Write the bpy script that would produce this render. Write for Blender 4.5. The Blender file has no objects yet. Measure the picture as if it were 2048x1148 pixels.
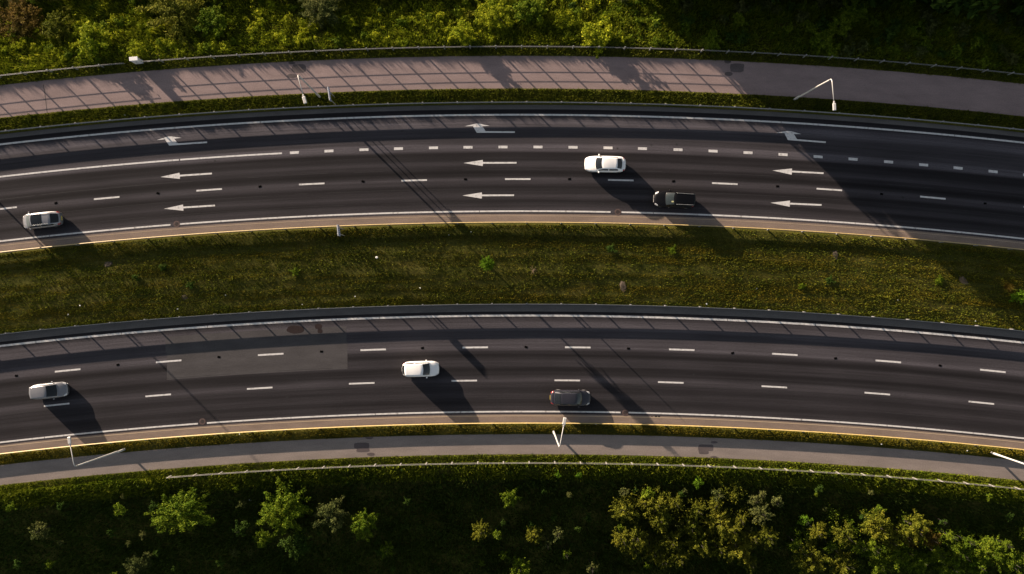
import bpy, math, random
import numpy as np
from mathutils import Vector

random.seed(7)
RNG = np.random.default_rng(11)
R = math.radians
S = bpy.context.scene
COL = S.collection

# ------------------------------------------------------------------ camera, sky, sun, exposure
CAM_H = 92.6                      # a drone looking straight down
SUN_EL = 10.0
cam = bpy.data.cameras.new('Camera')
cam.lens = 28.0; cam.sensor_width = 36.0; cam.clip_start = 1.0; cam.clip_end = 12000.0
cam_o = bpy.data.objects.new('Camera', cam); COL.objects.link(cam_o)
cam_o.location = (0, 0, CAM_H); cam_o.rotation_euler = (0, 0, 0)
S.camera = cam_o

world = bpy.data.worlds.new('World'); S.world = world; world.use_nodes = True
wn = world.node_tree.nodes; wl = world.node_tree.links
bg = wn.get('Background') or wn.new('ShaderNodeBackground')
sky = wn.new('ShaderNodeTexSky'); sky.sky_type = 'NISHITA'; sky.sun_disc = False
sky.sun_elevation = R(SUN_EL); sky.sun_rotation = R(315)
hs = wn.new('ShaderNodeHueSaturation'); hs.inputs['Saturation'].default_value = .5
wl.new(sky.outputs[0], hs.inputs['Color']); wl.new(hs.outputs[0], bg.inputs[0]); bg.inputs[1].default_value = 0.05

sun = bpy.data.lights.new('Sun', 'SUN'); sun.energy = 4.6; sun.angle = R(0.4); sun.color = (1.0, 0.80, 0.62)
sun_o = bpy.data.objects.new('Sun', sun); COL.objects.link(sun_o)
d = Vector((1, -1, -math.tan(R(SUN_EL)) * math.sqrt(2)))
sun_o.rotation_euler = d.to_track_quat('-Z', 'Y').to_euler(); sun_o.location = (-60, 60, 40)

S.view_settings.view_transform = 'Standard'; S.view_settings.look = 'None'
S.view_settings.exposure = 1.75; S.view_settings.gamma = 1.0; S.view_settings.use_curve_mapping = False
S.render.engine = 'CYCLES'
S.cycles.max_bounces = 5; S.cycles.diffuse_bounces = 2; S.cycles.glossy_bounces = 2
S.cycles.transparent_max_bounces = 4; S.cycles.caustics_reflective = False; S.cycles.caustics_refractive = False

# ------------------------------------------------------------------ survey grid: 17.2 units per metre; u along the road, v across it
PX = 17.2
A = 5.5e-5                        # curvature of the bend
def x0(v): return 1038 + (v - 204) * 0.036
def bend(u, v):
    d = np.abs(u - x0(v)); c = np.minimum(d, 1500.0)
    return A * c * c + 2 * A * 1500.0 * (d - c)
def W(u, v):
    """(u, v) on the bend -> metres"""
    return (u - 1024) / PX, (574 - (v + bend(u, v))) / PX
def P(x, y, z=0.0):
    """survey point seen at height z -> metres"""
    k = (CAM_H - z) / CAM_H / PX
    return ((x - 1024) * k, (574 - y) * k)
def UV_of(X, Y):
    u = X * PX + 1024; y = 574 - Y * PX
    v = y - bend(u, y); v = y - bend(u, v)
    return u, v
PROF_V = [-60000, -500, -200, -40, 84, 98, 112.5, 114, 176.5, 178.5, 208.6, 209.6, 444.5, 446.5, 456, 500, 545, 598, 607.3, 608.3,
          843.5, 845.5, 852, 867.5, 869, 906.5, 908.5, 924, 940, 1160, 1300, 60000]
PROF_Z = [-3.2, -3.2, -2.8, -2.1, 0.0, 0.24, 0.26, 0.17, 0.17, 0.26, 0.24, -0.10, -0.10, 0.0, 0.06, 0.12, 0.28, 0.28, 0.26, -0.10,
          -0.10, 0.0, 0.10, 0.115, 0.02, 0.02, 0.115, 0.10, -0.15, -5.4, -6.5, -6.5]
def hash_noise(x, y, seed=0):
    xi = np.floor(x).astype(np.int64); yi = np.floor(y).astype(np.int64)
    fx = x - xi; fy = y - yi; fx = fx*fx*(3-2*fx); fy = fy*fy*(3-2*fy)
    def h(a, b):
        n = (a * 374761393 + b * 668265263 + seed * 974711) & 0x7fffffff
        n = ((n ^ (n >> 13)) * 1274126177) & 0x7fffffff
        return ((n ^ (n >> 16)) & 0xffff) / 65535.0
    return (h(xi, yi)*(1-fx)+h(xi+1, yi)*fx)*(1-fy) + (h(xi, yi+1)*(1-fx)+h(xi+1, yi+1)*fx)*fy
def gz(X, Y):
    X = np.asarray(X, float); Y = np.asarray(Y, float)
    u, v = UV_of(X, Y)
    z = np.interp(v, PROF_V, PROF_Z)
    wild = np.clip((80 - v) / 40, 0, 1) + np.clip((v - 945) / 40, 0, 1)
    med = np.clip((v - 452) / 15, 0, 1) * np.clip((604 - v) / 8, 0, 1)
    return z + wild * 0.5 * (hash_noise(X * .45, Y * .45, 3) - .5) + med * 0.10 * (hash_noise(X * .5, Y * 1.1, 5) - .5)

# ------------------------------------------------------------------ materials
def mat(name):
    m = bpy.data.materials.new(name); m.use_nodes = True
    nt = m.node_tree; b = nt.nodes.get('Principled BSDF')
    return m, nt, b
def N(nt, t, **kw):
    n = nt.nodes.new(t)
    for k, v in kw.items(): setattr(n, k, v)
    return n
def ramp(nt, fac, stops, interp='LINEAR'):
    r = N(nt, 'ShaderNodeValToRGB'); r.color_ramp.interpolation = interp
    e = r.color_ramp.elements
    while len(e) > 1: e.remove(e[-1])
    for i, (p, c) in enumerate(stops):
        c = (c, c, c) if isinstance(c, (int, float)) else c
        el = e[0] if i == 0 else e.new(p)
        el.position = p; el.color = (*c, 1)
    nt.links.new(fac, r.inputs[0]); return r.outputs[0]
def noise(nt, vec, scale, detail=3, rough=.55):
    n = N(nt, 'ShaderNodeTexNoise'); n.inputs['Scale'].default_value = scale
    n.inputs['Detail'].default_value = detail; n.inputs['Roughness'].default_value = rough
    nt.links.new(vec, n.inputs['Vector']); return n.outputs['Fac']
def mapping(nt, vec, scale):
    m = N(nt, 'ShaderNodeMapping'); m.inputs['Scale'].default_value = scale
    nt.links.new(vec, m.inputs['Vector']); return m.outputs[0]
def mixc(nt, fac, a, b, mode='MIX'):
    m = N(nt, 'ShaderNodeMix', data_type='RGBA', blend_type=mode)
    for sock, val in ((m.inputs[0], fac), (m.inputs[6], a), (m.inputs[7], b)):
        if isinstance(val, (int, float)): sock.default_value = val
        elif isinstance(val, tuple): sock.default_value = (*val, 1)
        else: nt.links.new(val, sock)
    return m.outputs[2]
def bump(nt, b, h, strength, dist=.02):
    n = N(nt, 'ShaderNodeBump'); n.inputs['Strength'].default_value = strength; n.inputs['Distance'].default_value = dist
    nt.links.new(h, n.inputs['Height']); nt.links.new(n.outputs[0], b.inputs['Normal'])
def plain(name, col, rough=.5, metal=0., coat=0., spec=.5, var=0.):
    m, nt, b = mat(name)
    b.inputs['Base Color'].default_value = (*col, 1); b.inputs['Roughness'].default_value = rough
    b.inputs['Metallic'].default_value = metal; b.inputs['Coat Weight'].default_value = coat
    b.inputs['Coat Roughness'].default_value = .12; b.inputs['Specular IOR Level'].default_value = spec
    if var:
        tc = N(nt, 'ShaderNodeTexCoord'); f = noise(nt, tc.outputs['Object'], 3.0, 4)
        nt.links.new(ramp(nt, f, [(.3, tuple(c*(1-var) for c in col)), (.7, tuple(min(1, c*(1+var)) for c in col))]), b.inputs['Base Color'])
    return m

def asphalt(name, v0, v1, wear, tint=(1.0, .91, 1.03), patchy=.42, grain=.5):
    """wear: (v, albedo) stops across the carriageway"""
    m, nt, b = mat(name)
    uv = N(nt, 'ShaderNodeUVMap'); sep = N(nt, 'ShaderNodeSeparateXYZ'); nt.links.new(uv.outputs[0], sep.inputs[0])
    # small wander of the wheel tracks
    wob = noise(nt, mapping(nt, uv.outputs[0], (.03, .6, 1)), 1.0, 2)
    ma = N(nt, 'ShaderNodeMath', operation='MULTIPLY_ADD'); nt.links.new(wob, ma.inputs[0])
    ma.inputs[1].default_value = .3; nt.links.new(sep.outputs[1], ma.inputs[2])
    mr = N(nt, 'ShaderNodeMapRange'); nt.links.new(ma.outputs[0], mr.inputs[0])
    mr.inputs[1].default_value = v0/PX + .15; mr.inputs[2].default_value = v1/PX + .15
    c = ramp(nt, mr.outputs[0], [((v - v0)/(v1 - v0), tuple(.035*(a/.056)**3.3*t for t in tint)) for v, a in wear], 'EASE')
    streak = noise(nt, mapping(nt, uv.outputs[0], (.05, 3.2, 1)), 1.0, 5, .6)
    c = mixc(nt, 1.0, c, ramp(nt, streak, [(.25, 1-patchy), (.75, 1+patchy*.6)]), 'MULTIPLY')
    cloud = noise(nt, mapping(nt, uv.outputs[0], (.12, .35, 1)), 1.0, 4)
    c = mixc(nt, 1.0, c, ramp(nt, cloud, [(.3, .85), (.7, 1.12)]), 'MULTIPLY')
    g = noise(nt, uv.outputs[0], 9.0, 4, .7)
    c = mixc(nt, 1.0, c, ramp(nt, g, [(.3, 1-grain), (.7, 1+grain)]), 'MULTIPLY')
    nt.links.new(c, b.inputs['Base Color'])
    b.inputs['Roughness'].default_value = .9; b.inputs['Specular IOR Level'].default_value = .15
    return m

def speckle(name, col, var=.18, rough=.9, scale=1.0, dark=None):
    m, nt, b = mat(name)
    uv = N(nt, 'ShaderNodeUVMap')
    f = noise(nt, mapping(nt, uv.outputs[0], (.25*scale, .9*scale, 1)), 1.0, 5, .65)
    c = ramp(nt, f, [(.25, tuple(x*(1-var) for x in col)), (.75, tuple(x*(1+var) for x in col))])
    g = noise(nt, uv.outputs[0], 8.0, 3, .7)
    c = mixc(nt, 1.0, c, ramp(nt, g, [(.3, .82), (.7, 1.18)]), 'MULTIPLY')
    if dark:
        st = noise(nt, mapping(nt, uv.outputs[0], (.35, 1.2, 1)), 1.3, 5, .7)
        c = mixc(nt, ramp(nt, st, [(.6, 0.0), (.75, .6)]), c, dark)
    nt.links.new(c, b.inputs['Base Color']); b.inputs['Roughness'].default_value = rough
    b.inputs['Specular IOR Level'].default_value = .15
    return m

def leafmat(name, c_dark, c_mid, c_pale, trans=.25, noise_scale=.35, aniso=(1, 1, 1), lo=(.62, .72, .6), hi=(1.3, 1.2, 1.1)):
    """each leaf takes its own green; soft patches of hue through the plant"""
    m, nt, b = mat(name)
    g = N(nt, 'ShaderNodeNewGeometry'); tc = N(nt, 'ShaderNodeNewGeometry')
    c = ramp(nt, g.outputs['Random Per Island'], [(0, c_dark), (.5, c_mid), (1, c_pale)])
    f = noise(nt, mapping(nt, tc.outputs['Position'], aniso), noise_scale, 3)
    c = mixc(nt, 1.0, c, ramp(nt, f, [(.3, lo), (.7, hi)]), 'MULTIPLY')
    nt.links.new(c, b.inputs['Base Color']); b.inputs['Roughness'].default_value = .8
    b.inputs['Specular IOR Level'].default_value = .06
    t = N(nt, 'ShaderNodeBsdfTranslucent'); nt.links.new(c, t.inputs[0])
    mx = N(nt, 'ShaderNodeMixShader'); mx.inputs[0].default_value = trans
    out = nt.nodes.get('Material Output')
    nt.links.new(b.outputs[0], mx.inputs[1]); nt.links.new(t.outputs[0], mx.inputs[2]); nt.links.new(mx.outputs[0], out.inputs[0])
    return m

def groundmat():
    m, nt, b = mat('soil_and_turf')
    g = N(nt, 'ShaderNodeNewGeometry')
    f = noise(nt, mapping(nt, g.outputs['Position'], (.18, .7, .5)), 1.0, 6, .65)
    c = ramp(nt, f, [(.25, (.028, .036, .007)), (.5, (.056, .056, .012)), (.75, (.090, .076, .020))])
    h = noise(nt, g.outputs['Position'], 5.0, 5, .7)
    c = mixc(nt, 1.0, c, ramp(nt, h, [(.3, .6), (.7, 1.35)]), 'MULTIPLY')
    nt.links.new(c, b.inputs['Base Color']); b.inputs['Roughness'].default_value = 1; b.inputs['Specular IOR Level'].default_value = .05
    bump(nt, b, h, .8, .06)
    return m

M = {}
M['ground'] = groundmat()
M['road_a'] = asphalt('asphalt', 208, 446, [(208, .060), (222, .045), (232, .060), (246, .075), (262, .060), (284, .060), (291, .074), (298, .072), (306, .044),
    (318, .047), (328, .058), (336, .05), (345, .040), (351, .046), (358, .064), (366, .058), (374, .044), (384, .05), (392, .058), (402, .046), (412, .056), (423, .066), (446, .066)])
M['road_b'] = asphalt('asphalt', 607, 845, [(607, .06), (622, .045), (634, .056), (650, .07), (668, .062), (686, .066), (695, .07), (703, .05), (710, .042),
    (720, .055), (730, .055), (738, .042), (748, .048), (760, .063), (770, .052), (780, .048), (792, .054), (804, .047), (816, .054), (824, .06), (845, .06)])
M['patch'] = speckle('fresh_asphalt', (.062, .058, .060), .24)
M['path'] = speckle('cycle_path_asphalt', (.235, .178, .172), .18, dark=(.15, .12, .118))
M['path_grey'] = speckle('grey_path_asphalt', (.215, .180, .162), .18, dark=(.15, .125, .115))
M['path_patch'] = speckle('patched_asphalt', (.095, .078, .078), .2)
M['stain'] = speckle('rusty_stain', (.026, .018, .018), .3)
M['concrete_n'] = speckle('edge_concrete', (.115, .108, .105), .22, dark=(.06, .055, .05))
M['concrete_s'] = speckle('edge_concrete_warm', (.20, .155, .13), .22, dark=(.13, .10, .08))
M['joint'] = plain('pale_joint', (.42, .33, .22), .8)
M['paint'] = None
def paintmat():
    m, nt, b = mat('road_paint')
    uv = N(nt, 'ShaderNodeUVMap')
    f = noise(nt, uv.outputs[0], 3.0, 5, .7)
    c = ramp(nt, f, [(.30, (.26, .25, .25)), (.46, (.60, .585, .58)), (.8, (.72, .70, .69))])
    g = noise(nt, uv.outputs[0], 22.0, 3, .7)
    c = mixc(nt, 1.0, c, ramp(nt, g, [(.3, .8), (.55, 1.0)]), 'MULTIPLY')
    nt.links.new(c, b.inputs['Base Color']); b.inputs['Roughness'].default_value = .8; b.inputs['Specular IOR Level'].default_value = .2
    return m
M['paint'] = paintmat()
M['tar'] = plain('tar', (.008, .008, .009), .8)
M['stud'] = plain('stud_rubber', (.003, .003, .003), 1.0, spec=.0)
M['steel'] = plain('galvanised_steel', (.50, .47, .42), .55, .0, var=.15)
M['steel_dark'] = plain('weathered_steel', (.20, .20, .20), .65, .0, var=.2)
M['fence'] = plain('fence_steel', (.22, .22, .21), .5, .0, var=.12)
M['fence_b'] = plain('fence_steel_pale', (.24, .23, .21), .5, .0, var=.12)
M['beam_warm'] = plain('sun_tinted_steel', (.42, .31, .12), .55, .0, var=.15)  # golden base colour stands for warm sunlight on the galvanised beams
M['lamp'] = plain('lamp_paint', (.48, .47, .45), .4, .0, var=.06)
M['lampglass'] = plain('lamp_glass', (.5, .52, .52), .15)
M['cabinet'] = plain('cabinet_grp', (.62, .60, .62), .55, var=.05)
M['cabinet_d'] = plain('cabinet_plinth', (.25, .25, .25), .8, var=.1)
M['blue'] = plain('sign_blue', (.10, .17, .42), .4)
M['signwhite'] = plain('sign_white', (.75, .75, .78), .4)
M['alu'] = plain('aluminium', (.52, .53, .56), .45, .2)
M['iron'] = plain('cast_iron', (.022, .016, .015), .8, var=.3)
M['ironring'] = plain('iron_ring', (.075, .048, .045), .85, var=.3)
M['rubber'] = plain('tyre_rubber', (.012, .012, .012), .85)
M['rim'] = plain('alloy_rim', (.4, .4, .42), .35, .7)
M['black'] = plain('black_trim', (.008, .008, .009), .5)
M['glass'] = plain('car_glass', (.010, .012, .014), .06, spec=.5)
M['glass_l'] = plain('car_glass_lit', (.014, .019, .020), .1, spec=.5)
M['headl'] = plain('headlamp_lens', (.55, .55, .57), .12, coat=.6)
M['taill'] = plain('tail_lamp_lens', (.26, .012, .016), .2, coat=.6)
M['chrome'] = plain('bright_trim', (.62, .62, .6), .2, .6)
M['plate'] = plain('plate', (.65, .5, .08), .5)
M['card'] = plain('windscreen_card', (.20, .20, .10), .6)
M['p_white'] = plain('white_paint', (.82, .81, .80), .3, coat=.5)
M['p_black'] = plain('black_paint', (.002, .002, .003), .35, coat=.05, spec=.2)
M['p_silver'] = plain('silver_paint', (.22, .22, .235), .32, .35, coat=.6)
M['glass_pale'] = plain('car_glass_sky', (.10, .12, .125), .1, spec=.7)  # reflected bright sky is put into this pale base colour
M['p_silver2'] = plain('silver_grey_paint', (.20, .20, .215), .35, .3, coat=.5)
M['p_grey'] = plain('dark_grey_paint', (.022, .022, .030), .35, .2, coat=.35)
M['litter'] = plain('white_litter', (.75, .74, .72), .7)
M['bark'] = plain('bark', (.018, .014, .011), .9, var=.3)
M['twig'] = plain('dry_twig', (.16, .11, .07), .9, var=.3)
M['stone'] = plain('pale_soil', (.060, .045, .030), .95, var=.3)
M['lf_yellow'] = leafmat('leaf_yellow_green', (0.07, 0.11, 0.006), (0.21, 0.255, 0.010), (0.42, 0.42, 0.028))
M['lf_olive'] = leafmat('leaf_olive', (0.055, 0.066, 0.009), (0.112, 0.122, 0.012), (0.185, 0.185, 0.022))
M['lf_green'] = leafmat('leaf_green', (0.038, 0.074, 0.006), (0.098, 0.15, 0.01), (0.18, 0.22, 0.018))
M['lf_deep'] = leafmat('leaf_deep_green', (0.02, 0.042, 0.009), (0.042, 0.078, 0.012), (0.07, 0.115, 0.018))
M['lf_grey'] = leafmat('leaf_grey_green', (0.042, 0.058, 0.0176), (0.083, 0.096, 0.0308), (0.135, 0.147, 0.0462))
M['lf_rust'] = leafmat('leaf_rusty', (0.045, 0.03, 0.008), (0.1, 0.066, 0.012), (0.16, 0.12, 0.018))
M['lf_bright'] = leafmat('leaf_bright_green', (0.046, 0.100, 0.0060), (0.085, 0.163, 0.0100), (0.130, 0.225, 0.0160))
M['lf_lime'] = leafmat('leaf_lime', (.055,.070,.009),(.135,.142,.013),(.23,.21,.024))
M['gr_median'] = leafmat('grass_dry', (0.065, 0.06, 0.007), (0.165, 0.145, 0.013), (0.26, 0.215, 0.026), .15, 1.0, (.09, 1.3, .4), (.45, .52, .45), (1.35, 1.22, 1.0))
M['gr_verge'] = leafmat('grass_verge', (0.045, 0.062, 0.008), (0.1, 0.122, 0.012), (0.19, 0.2, 0.024), .2, .5)
M['gr_wild'] = leafmat('grass_wild', (0.05, 0.075, 0.006), (0.13, 0.172, 0.01), (0.25, 0.27, 0.024), .2, .25)
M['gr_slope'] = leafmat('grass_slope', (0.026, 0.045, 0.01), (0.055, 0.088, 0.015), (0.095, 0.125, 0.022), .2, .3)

# ------------------------------------------------------------------ object helpers
def link(o, parent=None):
    COL.objects.link(o)
    if parent is not None: o.parent = parent
    return o
def tag(o, label=None, cat=None, group=None, kind=None):
    if label: o['label'] = label
    if cat: o['category'] = cat
    if group: o['group'] = group
    if kind: o['kind'] = kind
    return o
def empty(name, loc=(0, 0, 0), rz=0.0, label=None, cat=None, group=None):
    o = bpy.data.objects.new(name, None); o.empty_display_size = .3
    o.location = loc; o.rotation_euler = (0, 0, rz); link(o)
    return tag(o, label, cat, group)
def mesh(name, verts, faces, m, smooth=False, uv=None):
    me = bpy.data.meshes.new(name)
    me.from_pydata([tuple(map(float, v)) for v in verts], [], [tuple(map(int, f)) for f in faces])
    if uv is not None:
        lay = me.uv_layers.new(name='UVMap')
        idx = np.empty(len(me.loops), np.int32); me.loops.foreach_get('vertex_index', idx)
        lay.data.foreach_set('uv', np.asarray(uv, np.float32)[idx].ravel())
    if m is not None: me.materials.append(m)
    if smooth: me.polygons.foreach_set('use_smooth', [True]*len(me.polygons))
    me.update(); return me
def obj(name, me, parent=None):
    return link(bpy.data.objects.new(name, me), parent)
def raw_mesh(name, co, nper, m, smooth=False):
    """co: (faces*nper, 3) separate polygons"""
    me = bpy.data.meshes.new(name); nv = len(co); nf = nv // nper
    me.vertices.add(nv); me.vertices.foreach_set('co', np.ascontiguousarray(co, np.float32).ravel())
    me.loops.add(nv); me.loops.foreach_set('vertex_index', np.arange(nv, dtype=np.int32))
    me.polygons.add(nf); me.polygons.foreach_set('loop_start', np.arange(0, nv, nper, dtype=np.int32))
    me.materials.append(m); me.update(calc_edges=True); return me

class MB:
    """collects simple shapes into one mesh"""
    def __init__(s): s.v = []; s.f = []
    def add(s, v, f):
        n = len(s.v); s.v += [tuple(p) for p in v]; s.f += [tuple(i + n for i in q) for q in f]
    def box(s, c, size, rz=0.0, bev=0.0):
        x, y, z = (q/2 for q in size); ca, sa = math.cos(rz), math.sin(rz)
        if bev <= 0:
            pts = [(i*x, j*y, k*z) for k in (-1, 1) for j in (-1, 1) for i in (-1, 1)]
            fs = [(0, 2, 3, 1), (4, 5, 7, 6), (0, 1, 5, 4), (2, 6, 7, 3), (0, 4, 6, 2), (1, 3, 7, 5)]
        else:
            b = bev; pts = []
            for zz, ins in ((-z, b), (-z+b, 0), (z-b, 0), (z, b)):
                X, Y = x-ins, y-ins
                c_ = b*.5
                pts += [(X, Y-c_, zz), (X-c_, Y, zz), (-X+c_, Y, zz), (-X, Y-c_, zz), (-X, -Y+c_, zz), (-X+c_, -Y, zz), (X-c_, -Y, zz), (X, -Y+c_, zz)]
            fs = [tuple(range(7, -1, -1)), tuple(range(24, 32))]
            for r in range(3):
                for i in range(8):
                    a = r*8+i; bb = r*8+(i+1) % 8
                    fs.append((a, a+8, bb+8, bb)[::-1])
        s.add([(c[0]+ca*p[0]-sa*p[1], c[1]+sa*p[0]+ca*p[1], c[2]+p[2]) for p in pts], fs)
    def tube(s, pts, rad, n=8, cap=True):
        pts = [Vector(p) for p in pts]; rad = rad if isinstance(rad, (list, tuple)) else [rad]*len(pts)
        rings = []; up = Vector((.31, .17, .93)).normalized()
        for i, p in enumerate(pts):
            t = (pts[min(i+1, len(pts)-1)] - pts[max(i-1, 0)])
            t = t.normalized() if t.length > 1e-6 else Vector((0, 0, 1))
            ref = up if abs(t.dot(up)) < .97 else Vector((1, 0, 0))
            a = t.cross(ref).normalized(); b = t.cross(a)
            rings.append([p + rad[i]*(math.cos(k*2*math.pi/n)*a + math.sin(k*2*math.pi/n)*b) for k in range(n)])
        v = [q for r in rings for q in r]; f = []
        for i in range(len(rings)-1):
            for k in range(n):
                a = i*n+k; b = i*n+(k+1) % n; f.append((a, b, b+n, a+n))
        if cap: f += [tuple(range(n-1, -1, -1)), tuple(range(len(v)-n, len(v)))]
        s.add(v, f)
    def disc(s, c, r0, r1, z, n=20):
        v = [(c[0]+r*math.cos(k*2*math.pi/n), c[1]+r*math.sin(k*2*math.pi/n), z) for r in (r0, r1) for k in range(n)]
        s.add(v, [(k, k+n, (k+1) % n+n, (k+1) % n) for k in range(n)] if r0 > 0 else [tuple(range(n, 2*n))])
    def blob(s, c, r, seed=0, sq=(1, 1, 1), n=7, m=5, jag=.25):
        rr = random.Random(seed); v = []; f = []
        for i in range(m+1):
            th = math.pi*i/m
            for k in range(n):
                ph = 2*math.pi*k/n; q = r*(1+rr.uniform(-jag, jag))
                v.append((c[0]+q*sq[0]*math.sin(th)*math.cos(ph), c[1]+q*sq[1]*math.sin(th)*math.sin(ph), c[2]+q*sq[2]*math.cos(th)))
        for i in range(m):
            for k in range(n):
                f.append((i*n+k, (i+1)*n+k, (i+1)*n+(k+1) % n, i*n+(k+1) % n))
        s.add(v, f)
    def mesh(s, name, m, smooth=False): return mesh(name, s.v, s.f, m, smooth)
    def build(s, name, m, parent=None, smooth=False): return obj(name, s.mesh(name, m, smooth), parent)

U0, U1 = -700, 2800
def strip_data(u0, u1, v0, v1, z, du=20, nv=1):
    us = np.linspace(u0, u1, max(2, int(abs(u1-u0)/du)+2)); vs = np.linspace(v0, v1, nv+1)
    verts = []; uv = []; faces = []
    for v in vs:
        X, Y = W(us, v)
        for x, y, u in zip(X, Y, us): verts.append((x, y, z)); uv.append((u/PX, v/PX))
    n = len(us)
    for j in range(nv):
        for i in range(n-1): faces.append((j*n+i, (j+1)*n+i, (j+1)*n+i+1, j*n+i+1))
    return verts, faces, uv
def strips(name, specs, z, m, parent=None, du=20, kind=None):
    V = []; F = []; T = []
    for s in specs:
        v, f, t = strip_data(*s[:4], z, du); n = len(V)
        V += v; T += t; F += [tuple(i+n for i in q) for q in f]
    o = obj(name, mesh(name, V, F, m, uv=T), parent)
    if kind: o['kind'] = kind
    return o

# ------------------------------------------------------------------ ground
def build_ground():
    us = np.concatenate([[-60000, -20000, -7000, -2500, -1200], np.arange(-700, 2801, 14), [3300, 4600, 9000, 22000, 60000]])
    vs = sorted(set(PROF_V + [-7000, -2000, -900, -350] + list(range(-180, 88, 10)) + list(range(464, 598, 8)) + list(range(946, 1300, 10)) + [1500, 2500, 8000]))
    vs = np.array(vs, float)
    UU, VV = np.meshgrid(us, vs); X, Y = W(UU, VV)
    Z = np.interp(VV, PROF_V, PROF_Z)
    Z2 = gz(X, Y); near = (np.abs(UU-1024) < 1800)
    base = ((VV < 85) | (VV > 945) | ((VV > 452) & (VV < 604)))
    Z = np.where(near & base, Z2, Z)
    verts = np.stack([X, Y, Z], -1).reshape(-1, 3); n = len(us)
    faces = [(j*n+i, (j+1)*n+i, (j+1)*n+i+1, j*n+i+1) for j in range(len(vs)-1) for i in range(n-1)]
    o = obj('ground', mesh('ground', verts, faces, M['ground'], True)); o['kind'] = 'structure'
build_ground()

# ------------------------------------------------------------------ roads, cycle paths and their paint
def dashes(starts, length, v, w):
    return [(s, s+length, v-w/2, v+w/2) for s in starts]
def cut_line(v, w, breaks, u0=U0, u1=U1, gap=1.2):
    out = []; a = u0
    for b, g in sorted(breaks):
        out.append((a, b-g/2, v-w/2, v+w/2)); a = b+g/2
    out.append((a, u1, v-w/2, v+w/2)); return out

road_a = strips('road', [(U0, U1, 209.6, 445.6)], 0.0, M['road_a'], kind='structure')
road_b = strips('road', [(U0, U1, 608.2, 844.6)], 0.0, M['road_b'], kind='structure')
path_a = strips('cycle_path', [(U0, U1, 113, 178)], 0.25, M['path'], kind='structure')
path_b = strips('cycle_path', [(U0, U1, 868, 908)], 0.105, M['path_grey'], kind='structure')
# edge slabs
strips('edge_slab', [(U0, U1, 209.6, 218.5)], .004, M['concrete_n'], road_a)
strips('edge_slab', [(U0, U1, 428, 445.6)], .004, M['concrete_s'], road_a)
strips('edge_slab', [(U0, U1, 608.2, 623)], .004, M['concrete_n'], road_b)
strips('edge_slab', [(U0, U1, 828.5, 844.6)], .004, M['concrete_s'], road_b)
strips('slab_joint', [(U0, U1, 431.2, 431.9)] , .008, M['joint'], road_a)
strips('slab_joint', [(U0, U1, 831.0, 832.2)], .008, M['joint'], road_b)
strips('slab_joint', [(U0, U1, 218.5, 219.2)], .008, M['tar'], road_a)
# repair field in the lower carriageway
strips('asphalt_repair', [(331, 693, 645, 676), (334, 695, 676, 731)], .003, M['patch'], road_b)
def blotch(name, pts, z, m, parent):
    """a rounded patch: list of (cx, cy, rx, ry, squareness)"""
    V = []; F = []; T = []
    for cx, cy, rx, ry, sq in pts:
        n = 22; n0 = len(V); z += .0012
        for k in range(n):
            a = 2*math.pi*k/n; c, s_ = math.cos(a), math.sin(a); e = 2/sq
            px = cx + rx*math.copysign(abs(c)**e, c)*(1+random.uniform(-.07, .07)); py = cy + ry*math.copysign(abs(s_)**e, s_)*(1+random.uniform(-.07, .07))
            x, y = P(px, py); V.append((x, y, z)); T.append((px/PX, py/PX))
        F.append(tuple(range(n0+n-1, n0-1, -1)))
    return obj(name, mesh(name, V, F, m, uv=T), parent)
blotch('repair_patch', [(599, 138, 14, 9, 3.2), (585, 153, 10, 4, 2), (585, 127, 7, 3, 2)], .254, M['path_patch'], path_a)
blotch('repair_patch', [(1473, 137, 14, 8.5, 5), (1456, 149, 8, 4, 2.5), (1454, 124, 7, 4, 2.5)], .254, M['path_patch'], path_a)
blotch('repair_patch', [(724, 891, 15, 6, 6), (726, 899, 13, 5, 4), (742, 908, 8, 3, 2), (739, 875, 8, 3, 2)], .109, M['path_patch'], path_b)
blotch('repair_patch', [(1411, 895, 15, 6.5, 6), (1407, 903, 10, 5, 4), (1427, 915, 8, 3.4, 2), (1428, 884, 7, 2.4, 2)], .109, M['path_patch'], path_b)
blotch('stain', [(591, 659, 17, 8, 2.4), (637, 653, 7, 5, 3), (640, 662, 5, 4, 3)], .007, M['stain'], road_b)
# path joint (tar seam at the left of the upper path)
def seam(pts, w, z, m, parent, name='tar_seam'):
    V = []; F = []
    for k in range(len(pts)-1):
        (xa, ya), (xb, yb) = pts[k], pts[k+1]; L = math.hypot(xb-xa, yb-ya); nx, ny = -(yb-ya)/L*w/2, (xb-xa)/L*w/2; n = len(V)
        for q in ((xa+nx, ya+ny), (xa-nx, ya-ny), (xb-nx, yb-ny), (xb+nx, yb+ny)): x, y = P(*q); V.append((x, y, z))
        F.append((n, n+1, n+2, n+3))
    return obj(name, mesh(name, V, F, m), parent)
seam([(89, 170), (92, 185), (97, 226)], 1.1, .254, M['tar'], path_a)
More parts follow.
